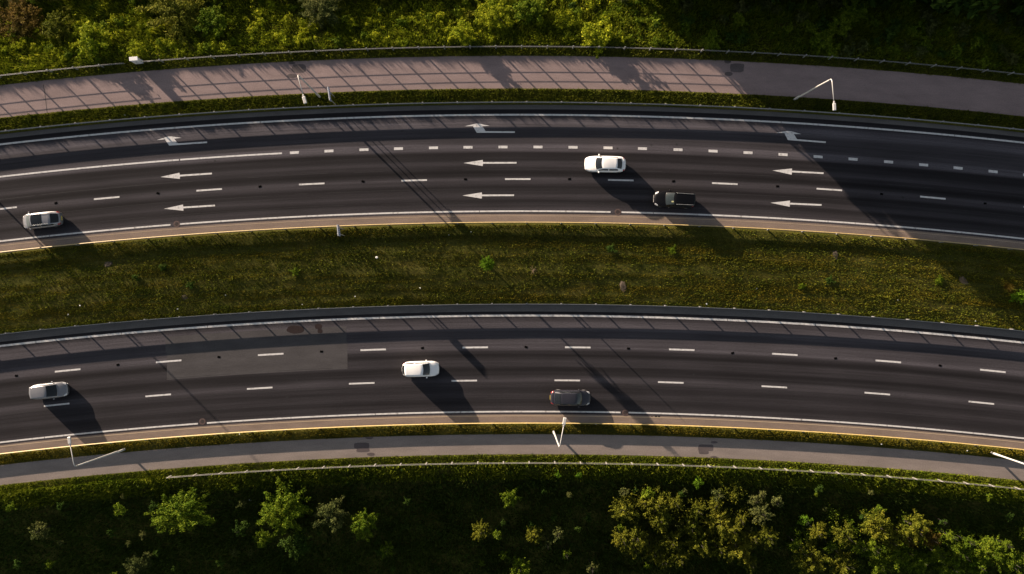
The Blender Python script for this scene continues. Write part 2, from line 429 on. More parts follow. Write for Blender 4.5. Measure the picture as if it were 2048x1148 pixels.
# paint
strips('edge_line', cut_line(229.5, 3.4, [(178, 1), (350, 1), (521, 1), (694, 1), (868, 1), (1040, 1), (1214, 1), (1388, 1), (1562, 1), (1736, 1), (1909, 1)]), .010, M['paint'], road_a)
strips('edge_line', cut_line(422.3, 3.0, [(99, 1), (270, 1), (348, 14), (442, 1), (614, 1), (786, 1), (959, 1), (1132, 1), (1232, 22), (1307, 1), (1482, 1), (1656, 1), (1830, 1)]), .010, M['paint'], road_a)
strips('edge_line', cut_line(631, 3.8, [(72, 1), (243, 1), (415, 1), (586, 1), (759, 1), (933, 1), (1106, 1), (1280, 1), (1455, 1), (1631, 1), (1805, 1), (1980, 1)]), .010, M['paint'], road_b)
strips('edge_line', cut_line(823, 3.0, [(89, 1), (256, 1), (405, 18), (582, 1), (751, 1), (921, 1), (1092, 1), (1249, 16), (1430, 1), (1602, 1), (1774, 1), (1946, 1)]), .010, M['paint'], road_b)
strips('exit_line', cut_line(294, 3.2, [(344.5, 1), (359, 2.5)], U0, 564), .010, M['paint'], road_a)
strips('block_line', dashes([580, 649, 719, 788, 858, 927, 997, 1067, 1137, 1207, 1276, 1347, 1417, 1487, 1557, 1627, 1697, 1768, 1838, 1907, 1977, 2046, 2116], 18, 294.0, 5.2), .010, M['paint'], road_a, du=6)
strips('lane_line', dashes([-222, -17, 188, 393, 598, 803, 1010, 1216, 1424, 1633, 1840, 2047], 51, 358.2, 3.2), .010, M['paint'], road_a, du=10)
strips('lane_line', dashes([-95, 110, 312, 516, 721, 925, 1130, 1338, 1544, 1751, 1960, 2168], 51, 694.2, 3.4), .010, M['paint'], road_b, du=10)
strips('lane_line', dashes([-115, 88, 291, 494, 698, 903, 1109, 1316, 1523, 1729, 1937, 2144], 51, 760.4, 3.2), .010, M['paint'], road_b, du=10)
def broken(u0, u1, v, w, seed):
    g = random.Random(seed); out = []; u = u0
    while u < u1:
        l = g.uniform(20, 190); vv = v+g.uniform(-.6, .6); out.append((u, min(u1, u+l), vv-w/2*g.uniform(.5, 1), vv+w/2)); u += l+g.uniform(0, 120)*(g.random() < .55)
    return out
M['seam'] = plain('seam_filler', (.020, .018, .020), .85, var=.4)
strips('tar_seam', broken(-100, 2150, 339, .9, 1)+broken(-100, 2150, 377.5, .7, 2)+broken(200, 1500, 404, .6, 3), .006, M['seam'], road_a)
strips('tar_seam', broken(-100, 2150, 728, .7, 4)+broken(-100, 2150, 769, 1.0, 5)+broken(300, 2150, 797, .8, 6), .006, M['seam'], road_b)
# tar spots on the asphalt
def tar_spots(parent, spots):
    b = MB()
    for px, py, r in spots:
        x, y = P(px, py); b.disc((x, y), 0, r, .006, 8)
    b.build('tar_spot', M['tar'], parent)
rs = random.Random(4)
tar_spots(road_a, [(1303, 290, .09), (1353, 289, .13), (1235, 297, .1), (1323, 336, .08), (1388, 339, .09), (1406, 340, .07), (1189, 385, .08), (1207, 408, .13), (1146, 399, .06), (525, 308, .12),
    (430, 322, .12), (414, 324, .07), (804, 262, .1), (904, 262, .1), (1622, 251, .1), (1561, 274, .1), (1555, 286, .1), (1621, 285, .12), (1806, 395, .14), (1562, 361, .07), (1482, 384, .06), (398, 400, .07), (938, 330, .07), (932, 394, .08)] +
    [(rs.uniform(0, 2048), 0, 0) for _ in range(0)])
tar_spots(road_b, [(574, 794, .09), (593, 760, .07), (899, 731, .09), (1463, 715, .06), (1387, 749, .11), (1316, 788, .07), (88, 827, .1), (97, 755, .08), (1695, 745, .08), (1728, 771, .08), (1741, 784, .12), (1810, 790, .08), (983, 790, .06), (1058, 753, .06), (1312, 833, .14), (1318, 833, .12), (1304, 834, .1)])

# painted arrows: polygons on the carriageway
def poly_thing(name, pts, z, m, label, cat, group):
    c = (sum(p[0] for p in pts)/len(pts), sum(p[1] for p in pts)/len(pts)); X, Y = P(*c)
    V = []; T = []
    for p in pts:
        x, y = P(*p); V.append((x-X, y-Y, 0)); T.append((p[0]/PX, p[1]/PX))
    me = mesh(name, V, [tuple(range(len(pts)))], m, uv=T)
    o = obj(name, me); o.location = (X, Y, z); return tag(o, label, cat, group)
def straight_arrow(xt, yt, xe, ye, label):
    L = math.hypot(xe-xt, ye-yt); c, s_ = (xe-xt)/L, (ye-yt)/L
    loc = [(0, 0), (38.5, 6.4), (39, 1.7), (L, 1.6), (L, -1.6), (39, -1.7), (38.5, -6.0)]
    poly_thing('road_arrow', [(xt+c*a-s_*b, yt+s_*a+c*b) for a, b in loc], .010, M['paint'], label, 'road marking', 'white straight arrows painted on the upper carriageway')
straight_arrow(321, 354, 424, 347, 'white straight arrow in the lane just below the solid line')
straight_arrow(328, 417.5, 430, 411, 'white straight arrow just above the left round iron cover')
straight_arrow(927, 326, 1033, 325.5, 'white straight arrow ahead of the white saloon in the same lane')
straight_arrow(925, 391, 1028, 390.5, 'white straight arrow ahead of the black people carrier, above the green sapling')
straight_arrow(1545, 341, 1647, 346.5, 'white straight arrow at the edge of the tree shade, upper of the pair')
straight_arrow(1541, 405.5, 1643, 410, 'white straight arrow behind the black people carrier in its own lane')
HOOK = [(1300, 375), (1302, 410), (440, 470), (338, 327), (152, 345), (405, 264), (492, 261), (720, 292), (552, 313), (640, 420)]
def hook_arrow(dx, dy, ang, label):
    cx, cy = 300+640/11.38, 250+380/11.38; pts = []
    for a, b in HOOK:
        x, y = 300+a/11.38-cx, 250+b/11.38-cy
        pts.append((cx+dx+x*math.cos(ang)-y*math.sin(ang), cy+dy+x*math.sin(ang)+y*math.cos(ang)))
    poly_thing('turn_arrow', pts, .010, M['paint'], label, 'road marking', 'white exit arrows painted in the exit lane')
hook_arrow(0, 0, 0, 'white hooked exit arrow beside the solid line, leftmost of the three')
hook_arrow(615.5, -24.5, .074, 'white hooked exit arrow between the two others in the exit lane')
hook_arrow(1238, -8.5, .148, 'white hooked exit arrow under the tall bent lamp post at the right')

# round iron covers and dark studs
def drain(px, py, label):
    x, y = P(px, py); r = empty('drain_cover', (x, y, .0), 0, label, 'drain cover', 'round iron covers set in the edge lines')
    b = MB(); b.disc((0, 0), .22, .38, .016, 24); b.build('frame_ring', M['ironring'], r)
    b = MB(); b.disc((0, 0), 0, .215, .018, 20); 
    b.build('lid', M['iron'], r)
    b = MB()
    for k in range(6):
        a = k*math.pi/3; b.box((.12*math.cos(a), .12*math.sin(a), .022), (.13, .03, .008), a)
    b.build('lid_rib', M['ironring'], r)
drain(353.5, 448, 'round iron cover in the edge line nearest the straight arrows at the left')
drain(1235.5, 424, 'round iron cover in the edge line below the white saloon')
drain(405, 843, 'round iron cover in the lower edge line nearest the silver hatchback')
drain(1250.5, 825.5, 'round iron cover in the lower edge line ahead of the dark grey saloon')
b = MB(); b.box((0, 0, .0), (.34, .23, .016), 0, .004)
stud_me = b.mesh('road_stud', M['stud'])
for row, lab, grp in (([(112, 406), (316, 386.5), (520, 373), (726, 363), (931, 358.5), (1139, 358), (1347, 362.5), (1555, 372.5), (1763, 388), (1970, 407)],
                       'small dark square stud midway between lane dashes of the upper carriageway', 'dark studs between the dashes of the upper carriageway'),
                      ([(33, 751.5), (236, 729.5), (438, 714), (643, 703), (845, 696), (1052, 694), (1257, 697), (1465, 706), (1671, 716.5), (1880, 731)],
                       'small dark square stud midway between lane dashes of the lower carriageway', 'dark studs between the dashes of the lower carriageway')):
    for px, py in row:
        o = obj('road_stud', stud_me); x, y = P(px, py); o.location = (x, y, .012)
        o.rotation_euler = (0, 0, random.uniform(-.3, .3)); tag(o, lab, 'road stud', grp)

# ------------------------------------------------------------------ guard rails and fences
def loft(points_per_station, closed=True):
    n = len(points_per_station[0]); V = [p for s in points_per_station for p in s]; F = []
    for i in range(len(points_per_station)-1):
        for k in range(n if closed else n-1):
            a = i*n+k; b = i*n+(k+1) % n; F.append((a, b, b+n, a+n))
    return V, F
def guard_rail(v, base, side, m, label):
    """side +1: beam on the south face of the posts"""
    ug = 1024; X, Y = W(ug, v)
    root = empty('guard_rail', (float(X), float(Y), base), 0, label, 'guard rail', 'steel guard rails along the carriageways')
    prof = [(.44, .00), (.48, .055), (.535, .06), (.575, .00), (.615, .00), (.655, .06), (.71, .055), (.75, .00)]
    prof = prof + [(z, y-.008) for z, y in prof[::-1]]
    st = []
    for u in np.arange(-650, 2760, 34.4):
        x, y = W(u, v); x2, y2 = W(u+1, v); t = math.atan2(y2-y, x2-x); nx, ny = math.sin(t), -math.cos(t)
        st.append([(x+side*nx*(.06+q)-float(X), y+side*ny*(.06+q)-float(Y), z) for z, q in prof])
    V, F = loft(st); obj('beam', mesh('beam', V, F, m), root)
    b = MB(); b.box((0, 0, .22), (.15, .08, .96)); b.box((0, 0, .705), (.155, .085, .02)); pm = b.mesh('post', M['steel_dark'])
    for u in np.arange(22-69*4, 2330, 68.8):
        x, y = W(u, v); x2, y2 = W(u+1, v)
        o = obj('post', pm, root); o.location = (float(x-X), float(y-Y), 0); o.rotation_euler = (0, 0, math.atan2(y2-y, x2-x))
    return root
guard_rail(206.3, .24, 1, M['steel_dark'], 'grey steel guard rail between the leafy verge and the exit lane')
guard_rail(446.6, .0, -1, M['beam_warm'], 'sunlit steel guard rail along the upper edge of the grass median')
guard_rail(606.6, .26, 1, M['steel_dark'], 'grey steel guard rail along the lower edge of the grass median')
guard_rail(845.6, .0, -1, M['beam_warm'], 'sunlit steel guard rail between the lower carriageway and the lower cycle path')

def fence(v, ua, ub, first, hs, label, fm='fence'):
    X, Y = W((ua+ub)/2, v); base = float(gz(X, Y))
    root = empty('pipe_fence', (float(X), float(Y), base), 0, label, 'fence', 'tube fences beside the cycle paths')
    us = np.unique(np.concatenate([np.arange(ua, ub, 25.5), [ub]]))
    for h in hs:
        pts = []
        for u in us:
            x, y = W(u, v); pts.append((float(x-X), float(y-Y), h+float(gz(x, y))-base))
        b = MB(); b.tube(pts, .019, 6); b.build('rail', M[fm], root, True)
    b = MB(); b.box((0, 0, .52), (.13, .09, 1.34)); b.box((0, 0, 1.2), (.14, .10, .03)); pm = b.mesh('post', M[fm])
    for u in np.arange(first, ub+1, 51.0):
        x, y = W(u, v); o = obj('post', pm, root); o.location = (float(x-X), float(y-Y), float(gz(x, y))-base)
        x2, y2 = W(u+1, v); o.rotation_euler = (0, 0, math.atan2(y2-y, x2-x))
fence(98.5, -450, 258, -198, (.70, .97), 'tube fence along the upper cycle path, left of the white cabinet')
fence(98.5, 291, 2500, 329, (.70, .97), 'long tube fence along the upper cycle path, right of the white cabinet')
fence(922, 342, 2500, 344, (.74, 1.22), 'pale tube fence between the lower cycle path and the wooded slope', 'fence_b')

# ------------------------------------------------------------------ lamp posts
def lamp(base, top, tip, label, h=10.2):
    bx, by = P(*base); z0 = float(gz(bx, by)); tx, ty = P(*top, h); hx, hy = P(*tip, h+.25)
    root = empty('street_lamp', (bx, by, z0), 0, label, 'street lamp', 'tall pale lamp posts along the road')
    ax, ay = hx-tx, hy-ty; L = math.hypot(ax, ay); ax, ay = ax/L, ay/L
    lx, ly = tx-bx, ty-by; k = math.hypot(lx, ly); f = min(1, .35/k) if k > 0 else 1; lx, ly = lx*f, ly*f   # near upright
    b = MB(); b.tube([(0, 0, -.1), (0, 0, .02), (0, 0, 1.6), (lx*.2, ly*.2, 1.65), (lx*.7, ly*.7, 7), (lx, ly, h-.7)], [.14, .13, .115, .10, .08, .065], 10); b.build('pole', M['lamp'], root, True)
    b = MB(); b.tube([(lx, ly, h-.72), (lx, ly, h-.4), (lx+ax*.06, ly+ay*.06, h-.2), (lx+ax*.22, ly+ay*.22, h-.06), (lx+ax*.5, ly+ay*.5, h), (lx+ax*(L-.7), ly+ay*(L-.7), h+.22)], [.065, .062, .058, .052, .046, .04], 8)
    b.build('arm', M['lamp'], root, True)
    ang = math.atan2(ay, ax); b = MB()
    cx, cy = lx+ax*(L-.36), ly+ay*(L-.36)
    b.box((cx, cy, h+.25), (.74, .34, .15), ang, .05); b.box((lx+ax*(L-.8), ly+ay*(L-.8), h+.23), (.3, .16, .11), ang, .03)
    head = b.build('lamp_head', M['lamp'], root)
    b = MB(); b.box((cx, cy, h+.165), (.5, .26, .03), ang); b.build('lens', M['lampglass'], head)
    b = MB(); b.box((lx*.1, ly*.1-.11, .9), (.12, .02, .4)); b.build('service_door', M['cabinet_d'], root)
lamp((641, 195), (596, 150), (612.5, 208), 'pale lamp post on the leafy verge with its arm by the upper path patch')
lamp((1587, 200), (1662, 158), (1667, 222), 'pale bent lamp post on the shaded verge at the right of the upper path')
lamp((250, 898), (149, 933), (139, 873), 'pale lamp post beside the lower cycle path near the silver hatchback shadow')
lamp((1107, 862), (1119, 895), (1130, 835), 'pale lamp post just below the dark grey saloon')
lamp((1982, 905), (2101, 946), (2098, 886), 'pale lamp post cut by the right edge beside the lower cycle path')
lamp((-145, 262), (-290, 223), (-275, 281), 'lamp post outside the left edge that throws the long pole shadow')

# ------------------------------------------------------------------ signs and the roadside cabinet
def sign(top, bot, zc, hh, label):
    (xa, ya), (xb, yb) = P(*top, zc), P(*bot, zc); cx, cy = (xa+xb)/2, (ya+yb)/2; z0 = float(gz(cx, cy))
    w = math.hypot(xb-xa, yb-ya); ang = math.atan2(ya-yb, xa-xb)
    root = empty('road_sign', (cx, cy, z0), ang, label, 'road sign', 'blue boards on two posts')
    zz = zc-z0; b = MB(); b.box((0, 0, zz), (w, .04, hh), 0, .015); b.build('board', M['blue'], root)
    b = MB()
    for s_ in (-1, 1): b.box((s_*(w/2-.03), -.026, zz), (.035, .012, hh-.06))
    for s_ in (-1, 1): b.box((0, -.026, zz+s_*(hh/2-.03)), (w-.1, .012, .035))
    b.build('border', M['signwhite'], root)
    b = MB()
    for k in range(4): b.box((-.3*w+k*.2*w, -.027, zz), (.10, .012, hh*.4))
    b.build('white_bar', M['signwhite'], root)
    b = MB(); b.box((0, .02, zz+hh/2+.012), (w, .09, .02)); b.build('top_rail', M['alu'], root)
    for s_ in (-1, 1):
        b = MB(); b.tube([(s_*w*.3, .06, -.1), (s_*w*.3, .06, zz+hh/2)], .05, 8); b.build('post', M['steel_dark'], root, True)
sign((657, 175), (661, 202), 3.65, .75, 'blue edge-on road sign on the leafy verge beside the upper lamp post')
sign((676.5, 450), (678.5, 472), 3.55, 1.0, 'blue edge-on road sign standing on the upper edge of the median')
def cabinet():
    x, y = P(266, 117, 1.9); z0 = float(gz(x, y))
    root = empty('utility_cabinet', (x, y, z0), .085, 'white utility cabinet standing in the gap of the upper fence', 'cabinet')
    b = MB(); b.box((0, 0, .05), (.92, .38, .24)); b.build('plinth', M['cabinet_d'], root)
    b = MB(); b.box((0, 0, .86), (.88, .36, 1.4), 0, .02); b.build('housing', M['cabinet'], root)
    b = MB(); b.box((0, 0, 1.59), (.96, .44, .07), 0, .02); b.build('lid', M['p_white'], root)
    for s_ in (-1, 1):
        b = MB(); b.box((s_*.21, -.186, .86), (.40, .012, 1.28), 0, .004); dd = b.build('door', M['cabinet'], root)
        b = MB(); b.box((s_*.05, -.2, .9), (.03, .02, .14)); b.build('handle', M['black'], dd)
cabinet()

# ------------------------------------------------------------------ cars
def lerp(a, b, t): return a+(b-a)*t
def car(name, label, px, py, yaw, L, Wd, H, fr, paint, glass='glass', roofw=.71, deck=1.0, rails=False, sunroof=False, rear_glass='glass', grille=False, extra=None):
    X, Y = P(px, py, .75)
    root = empty(name, (X, Y, 0.012), yaw, label, 'car', 'cars driving on the motorway')
    fb, ft, fe, fd = fr
    xs = lambda f: L/2-f*L
    def hw(f):
        q = abs(2*f-1)
        return Wd/2*(1-.26*q**7-.05*q**2*(1 if f < .5 else .8))
    zpts = ([0, .02, .06, fb*.55, fb, .5, fd, .97, 1.0], [.52, .64, .71, .82, .93, .96, 1.0*deck, .96*deck, .80])
    zb = lambda f: float(np.interp(f, *zpts))
    def sec(f, sh=0.0):
        w, z = hw(f), zb(f); x = xs(f)+sh
        h = [(0, .2), (w*.86, .2), (w*.96, .27), (w, .46), (w*1.0, z-.26), (w*.975, z-.12), (w*.93, z-.04), (w*.84, z), (w*.45, z+.022), (0, z+.03)]
        return [(x, a, c) for a, c in h] + [(x, -a, c) for a, c in h[-2:0:-1]]
    fs = [0, .012, .035, .07, .12, .18, .24, .32, .4, .5, .6, .7, .8, .88, .94, .97, .99, 1.0]
    rings = []
    for f in fs:
        r = sec(f)
        if f in (0, 1.0): r = [(x, y*.93, lerp(.5, z, .72)) for x, y, z in r]
        # bow of the bumpers in plan
        bow = .10*(max(0, 1-f/.12)-max(0, 1-(1-f)/.10))
        r = [(x-bow*L/4.5*(2*y/Wd)**2*1.6, y, z) for x, y, z in r]
        rings.append(r)
    V, F = loft(rings); n = len(rings[0]); F = [q[::-1] for q in F]
    F += [tuple(range(n)), tuple(range(len(V)-1, len(V)-n-1, -1))]
    # cabin
    wr = roofw*Wd/2; zr = H-.045
    def top(f):
        if f <= ft: s_ = (f-fb)/(ft-fb); return lerp(.84*hw(fb), wr, s_**.8), lerp(zb(fb)+.0, zr, s_**.86), .12*L/4.6
        if f <= fe: s_ = (f-ft)/(fe-ft); return lerp(wr, wr*.96, s_), zr+.03*math.sin(math.pi*min(1, s_*1.15+.05))-.03*s_**2, .12*L/4.6*(1-s_)-.07*s_
        s_ = (f-fe)/(fd-fe); z1 = zr-.03+.03*math.sin(math.pi*1.0)
        return lerp(wr*.96, .80*hw(fd), s_), lerp(z1, zb(fd), s_**1.15), -.07-.05*s_
    def pt(f, yf, off=0.0):
        w_, z_, bw = top(f); c = .045*(1-yf*yf)
        return (xs(f)+bw*(1-yf*yf), yf*w_, z_+c+off)
    cf = [fb] + [lerp(fb, ft, t) for t in (.25, .5, .75)] + [lerp(ft, fe, t) for t in (0, .15, .35, .55, .75, .9, 1)] + [lerp(fe, fd, t) for t in (.3, .65, 1)]
    yy = [-1, -.82, -.45, 0, .45, .82, 1]
    n0 = len(V); m_ = len(yy)+2
    for f in cf:
        w_, z_, bw = top(f)
        V.append((xs(f), -hw(f)*.88, zb(f)-.03))
        for q in yy: V.append(pt(f, q))
        V.append((xs(f), hw(f)*.88, zb(f)-.03))
    for i in range(len(cf)-1):
        for k in range(m_-1):
            a = n0+i*m_+k; F.append((a, a+m_, a+m_+1, a+1)[::-1])
    body = obj('body', mesh('body', V, F, M[paint], True), root)
    # glazing, 8 mm proud of the shell
    def patch(nm, fA, fB, yA, yB, m, nf=5, ny=8, ox=0., oz=.008):
        vv = [];
        for i in range(nf+1):
            for k in range(ny+1):
                x, y, z = pt(lerp(fA, fB, i/nf), lerp(yA, yB, k/ny)); vv.append((x+ox, y, z+oz))
        ff = [(i*(ny+1)+k, i*(ny+1)+k+1, (i+1)*(ny+1)+k+1, (i+1)*(ny+1)+k) for i in range(nf) for k in range(ny)]
        return obj(nm, mesh(nm, vv, ff, M[m], True), root)
    patch('windscreen', lerp(fb, ft, .06), lerp(fb, ft, .96), -.90, .90, glass, ox=.012, oz=.010)
    patch('rear_window', lerp(fe, fd, .10), lerp(fe, fd, .90), -.86, .86, rear_glass, ox=-.012, oz=.010)
    if sunroof: patch('sunroof', lerp(ft, fe, .05), lerp(ft, fe, .62), -.86, .86, 'glass', oz=.008)
    def side(fA, fB, sg):
        vv = []; nf = 8
        for i in range(nf+1):
            f = lerp(fA, fB, i/nf); w_, z_, _ = top(f); lo = (hw(f)*.88, zb(f)-.03); hi = (w_, z_)
            for t in (.16, .5, .86):
                y = lerp(lo[0], hi[0], t)+.009; z = lerp(lo[1], hi[1], t)+.004
                vv.append((xs(f), sg*y, z))
        ff = [(i*3+k, i*3+k+1, (i+1)*3+k+1, (i+1)*3+k) for i in range(nf) for k in range(2)]
        if sg > 0: ff = [q[::-1] for q in ff]
        obj('side_window', mesh('side_window', vv, ff, M['glass'], True), root)
    mid = lerp(ft, fe, .45)
    for sg in (-1, 1):
        side(lerp(fb, ft, .38), mid-.012, sg); side(mid+.012, lerp(fe, fd, .35) if fd-fe > .06 else fe-.04, sg)
        # lamps wrap the corners
        b = MB(); f0, f1 = .020, .105
        vv = [];
        for i, f in enumerate((f0, .045, .075, f1)):
            w, z = hw(f), zb(f)
            wid = (.12, .16, .12, .02)[i]
            for a, c in ((w*.985+.006, z-.13), (w*.945+.004, z-.035+.008), (w*.93-wid, z+.012)):
                bw = .10*max(0, 1-f/.12)*L/4.5*(2*a/Wd)**2*1.6
                vv.append((xs(f)-bw+.006, sg*a, c))
        ff = [(i*3+k, i*3+k+1, i*3+k+4, i*3+k+3) for i in range(3) for k in range(2)]
        obj('headlight', mesh('headlight', vv, ff if sg < 0 else [q[::-1] for q in ff], M['headl'], True), root)
        vv = []
        for i, f in enumerate((.93, .955, .98, .993)):
            w, z = hw(f), zb(f)
            for a, c in ((w*1.0+.006, z-.22), (w*.96+.005, z-.07), (w*.90, z+.002), (w*.78, z+.014)):
                bw = -.10*max(0, 1-(1-f)/.10)*L/4.5*(2*a/Wd)**2*1.6
                vv.append((xs(f)-bw-.004, sg*a, c))
        ff = [(i*4+k, i*4+k+1, i*4+k+5, i*4+k+4) for i in range(3) for k in range(3)]
        obj('tail_light', mesh('tail_light', vv, ff if sg < 0 else [q[::-1] for q in ff], M['taill'], True), root)
        b = MB(); fm = lerp(fb, ft, .42); b.box((xs(fm), sg*(hw(fm)+.06), zb(fm)+.05), (.16, .20, .14), sg*-.12, .045); b.build('mirror', M[paint], root)
        if rails:
            pts = [pt(lerp(ft, fe, t), sg*.9, .05 if 0 < t < 1 else .0) for t in (.08, .14, .4, .7, .92, .97)]
            b = MB(); b.tube(pts, .015, 6); b.build('roof_rail', M['chrome'], root, True)
        for fw in (.175, .80):
            w = hw(fw)
            b = MB(); n_ = 18
            b.tube([(xs(fw), sg*(w-.20), .315), (xs(fw), sg*(w-.19), .315), (xs(fw), sg*(w-.02), .315), (xs(fw), sg*(w+.004), .315)], [.29, .315, .315, .29], n_)
            wh = b.build('wheel', M['rubber'], root, True)
            b = MB(); b.tube([(xs(fw), sg*(w-.03), .315), (xs(fw), sg*(w+.008), .315)], [.2, .19], n_); b.build('rim', M['rim'], wh)
            vv = [(xs(fw), sg*(w+.002), .2)] + [(xs(fw)+.36*math.cos(a), sg*(w+.002), max(.2, .315+.36*math.sin(a))) for a in np.linspace(-.3, math.pi+.3, 14)]
            ff = [(0, k, k+1) for k in range(1, len(vv)-1)]
            obj('wheel_arch', mesh('wheel_arch', vv, ff, M['black']), root)
    b = MB(); b.box((xs(0)+.01-.03, 0, .46), (.06, Wd*.46, .16), 0, .02); b.build('grille', M['steel_dark' if grille else 'black'], root)
    b = MB(); b.box((xs(1.0)+.035, 0, .55), (.09, .50, .11), 0, .01); b.build('number_plate', M['plate'], root)
    if extra == 'sticker':
        patch('windscreen_card', lerp(fb, ft, .70), lerp(fb, ft, .94), .38, .58, 'card', 2, 2, .02, .018)
    return root
def yaw_at(u, v): return math.atan(-2*A*(u-x0(v)))
car('saloon_car', 'white saloon car with dark rear window, in the lane beside the block dashes', 1210.5, 328, math.pi+yaw_at(1210, 328), 4.75, 1.86, 1.46, (.275, .43, .755, .89), 'p_white')
car('people_carrier', 'black people carrier with silver roof rails, beside the median edge line', 1349, 399, math.pi+yaw_at(1349, 399)-.02, 4.75, 1.84, 1.68, (.29, .48, .945, .985), 'p_black', 'glass_l', .78, rails=True, grille=True, extra='sticker')
car('estate_car', 'silver estate car with black glass roof, near the left edge of the upper carriageway', 83, 440, math.pi+yaw_at(82, 440)-.0, 4.55, 1.80, 1.52, (.17, .32, .775, .97), 'p_silver', 'glass_pale', .76, sunroof=True, rails=True)
car('hatchback_car', 'white tall hatchback with dark windscreen, driving right on the lower carriageway', 841.5, 738, yaw_at(841, 700), 4.22, 1.80, 1.60, (.255, .445, .90, .98), 'p_white', 'glass', .76)
car('saloon_car', 'dark grey saloon car in the lowest lane just above a lamp post', 1141, 796, yaw_at(1141, 760)-.005, 4.70, 1.82, 1.46, (.245, .375, .715, .885), 'p_grey', 'glass_l', .72)
car('hatchback_car', 'silver hatchback with wide dark windscreen, near the left edge of the lower carriageway', 98, 781.5, yaw_at(98, 740), 4.20, 1.78, 1.56, (.25, .50, .92, .985), 'p_silver2', 'glass', .78)

# ------------------------------------------------------------------ vegetation
def spray_crown(name, r, hz, nb, per, leaf, seed, droop=.15, spread=.20, up=.25):
    """leaf faces set in tapering sprays along many short boughs"""
    g = np.random.default_rng(seed); out = []
    lob = g.normal(size=(5, 3)); lob /= np.linalg.norm(lob, axis=1)[:, None]; lw = g.uniform(.05, .30, 5)
    for b in range(nb):
        dr = g.normal(size=3); dr[2] = dr[2]*.8+up; dr /= np.linalg.norm(dr)
        reach = g.uniform(.62, 1.0)*(1+max(0, (lob@dr*lw).max()))*.92
        org = np.array([*(g.normal(size=2)*.18), g.uniform(-.25, .2)])
        t = g.uniform(.30, 1.0, per)**.75; sp = spread*(1.15-.75*t)
        c = org + dr*(t*reach)[:, None]; c[:, 2] -= droop*t*t
        c += g.normal(size=(per, 3))*sp[:, None]*np.array([1, 1, .75])
        out.append(c)
    c = np.concatenate(out); c[:, :2] *= r; c[:, 2] *= hz
    return leaves(name, c, leaf, g)
def leaves(name, c, leaf, g, outward=.5):
    n = len(c); nrm = g.normal(size=(n, 3)); cc = c/np.maximum(1e-6, np.linalg.norm(c, axis=1))[:, None]
    nrm = nrm + outward*cc*1.5; nrm[:, 2] += .25; nrm /= np.linalg.norm(nrm, axis=1)[:, None]
    ref = g.normal(size=(n, 3)); a = np.cross(nrm, ref); a /= np.linalg.norm(a, axis=1)[:, None]; b = np.cross(nrm, a)
    s = leaf*g.uniform(.55, 1.35, n)[:, None]
    q = np.stack([c-a*s, c-b*s*.42+nrm*s*.12, c+a*s, c+b*s*.42+nrm*s*.12], 1).reshape(-1, 3)
    return raw_mesh(name, q, 4, M['lf_green'])
def trunk_mesh(name, r, hz, base, seed, m):
    """stem and limbs; crown centre at the origin, ground at z = -base"""
    g = random.Random(seed); b = MB()
    tr = max(.03, .055*r)
    b.tube([(g.uniform(-.1, .1)*r, g.uniform(-.1, .1)*r, -base-.15), (.04*r, 0, -base*.4), (0, .04*r, 0), (.05*r, 0, hz*.5)], [tr*1.4, tr, tr*.75, tr*.25], 6)
    for k in range(6):
        a = k*1.05+g.uniform(-.4, .4); l = r*g.uniform(.3, .55)
        b.tube([(0, 0, -base*.25+k*.05*hz), (math.cos(a)*l*.5, math.sin(a)*l*.5, hz*.08), (math.cos(a)*l, math.sin(a)*l, hz*g.uniform(.1, .5))], [tr*.6, tr*.4, tr*.12], 5)
    return b.mesh(name, m)
CR = {'small': [spray_crown('crown', 1, 1, 26, 26, .16, 100+i) for i in range(5)],
      'medium': [spray_crown('crown', 1, 1, 60, 70, .070, 200+i, spread=.12) for i in range(6)],
      'large': [spray_crown('crown', 1, 1, 105, 90, .046, 300+i, spread=.085) for i in range(5)],
      'feather': [spray_crown('crown', 1, 1, 64, 64, .066, 400+i, spread=.075, droop=.05) for i in range(6)],
      'forest': [spray_crown('crown', 1, 1, 170, 60, .15, 500+i, spread=.26, up=.0) for i in range(3)]}
TR = [trunk_mesh('trunk', 1, 1, 1.2, 50+i, M['bark']) for i in range(3)]
def set_mat(o, m):
    o.material_slots[0].link = 'OBJECT'; o.material_slots[0].material = M[m]
PLAINSHRUB = [0]
def plant(px, py, rpx, h, size, m, name, label, cat, group=None, zc=None, parts=True, stretch=1.0, seed=None, rot=None):
    """px, py: where the crown's middle is seen; h: height above the ground"""
    g = random.Random(int(px*31+py*17) if seed is None else seed)
    r = rpx/PX
    X, Y = P(px, py, 1.0)
    for _ in range(3):
        z0 = float(gz(X, Y)); hz = min(h*.55, r*1.05); zc = z0+h-hz
        X, Y = P(px, py, zc+hz*.3)
    z0 = float(gz(X, Y))
    me = g.choice(CR[size]); rot = g.uniform(0, 6.28) if rot is None else rot
    if parts:
        root = empty(name, (X, Y, z0), rot, label, cat, group)
        c = obj('crown', me, root); c.location = (0, 0, h-hz); c.scale = (r*stretch, r/stretch, hz); set_mat(c, m)
        t = obj('trunk', g.choice(TR), root); t.location = (0, 0, h-hz); t.scale = (r, r, max(.2, (h-hz)/1.2+.05))
        return root
    o = obj(name, me); o.location = (X, Y, z0+h-hz); o.rotation_euler = (g.uniform(-.2, .2), g.uniform(-.2, .2), rot); o.scale = (r*stretch, r/stretch, hz); set_mat(o, m)
    return tag(o, label, cat, group)

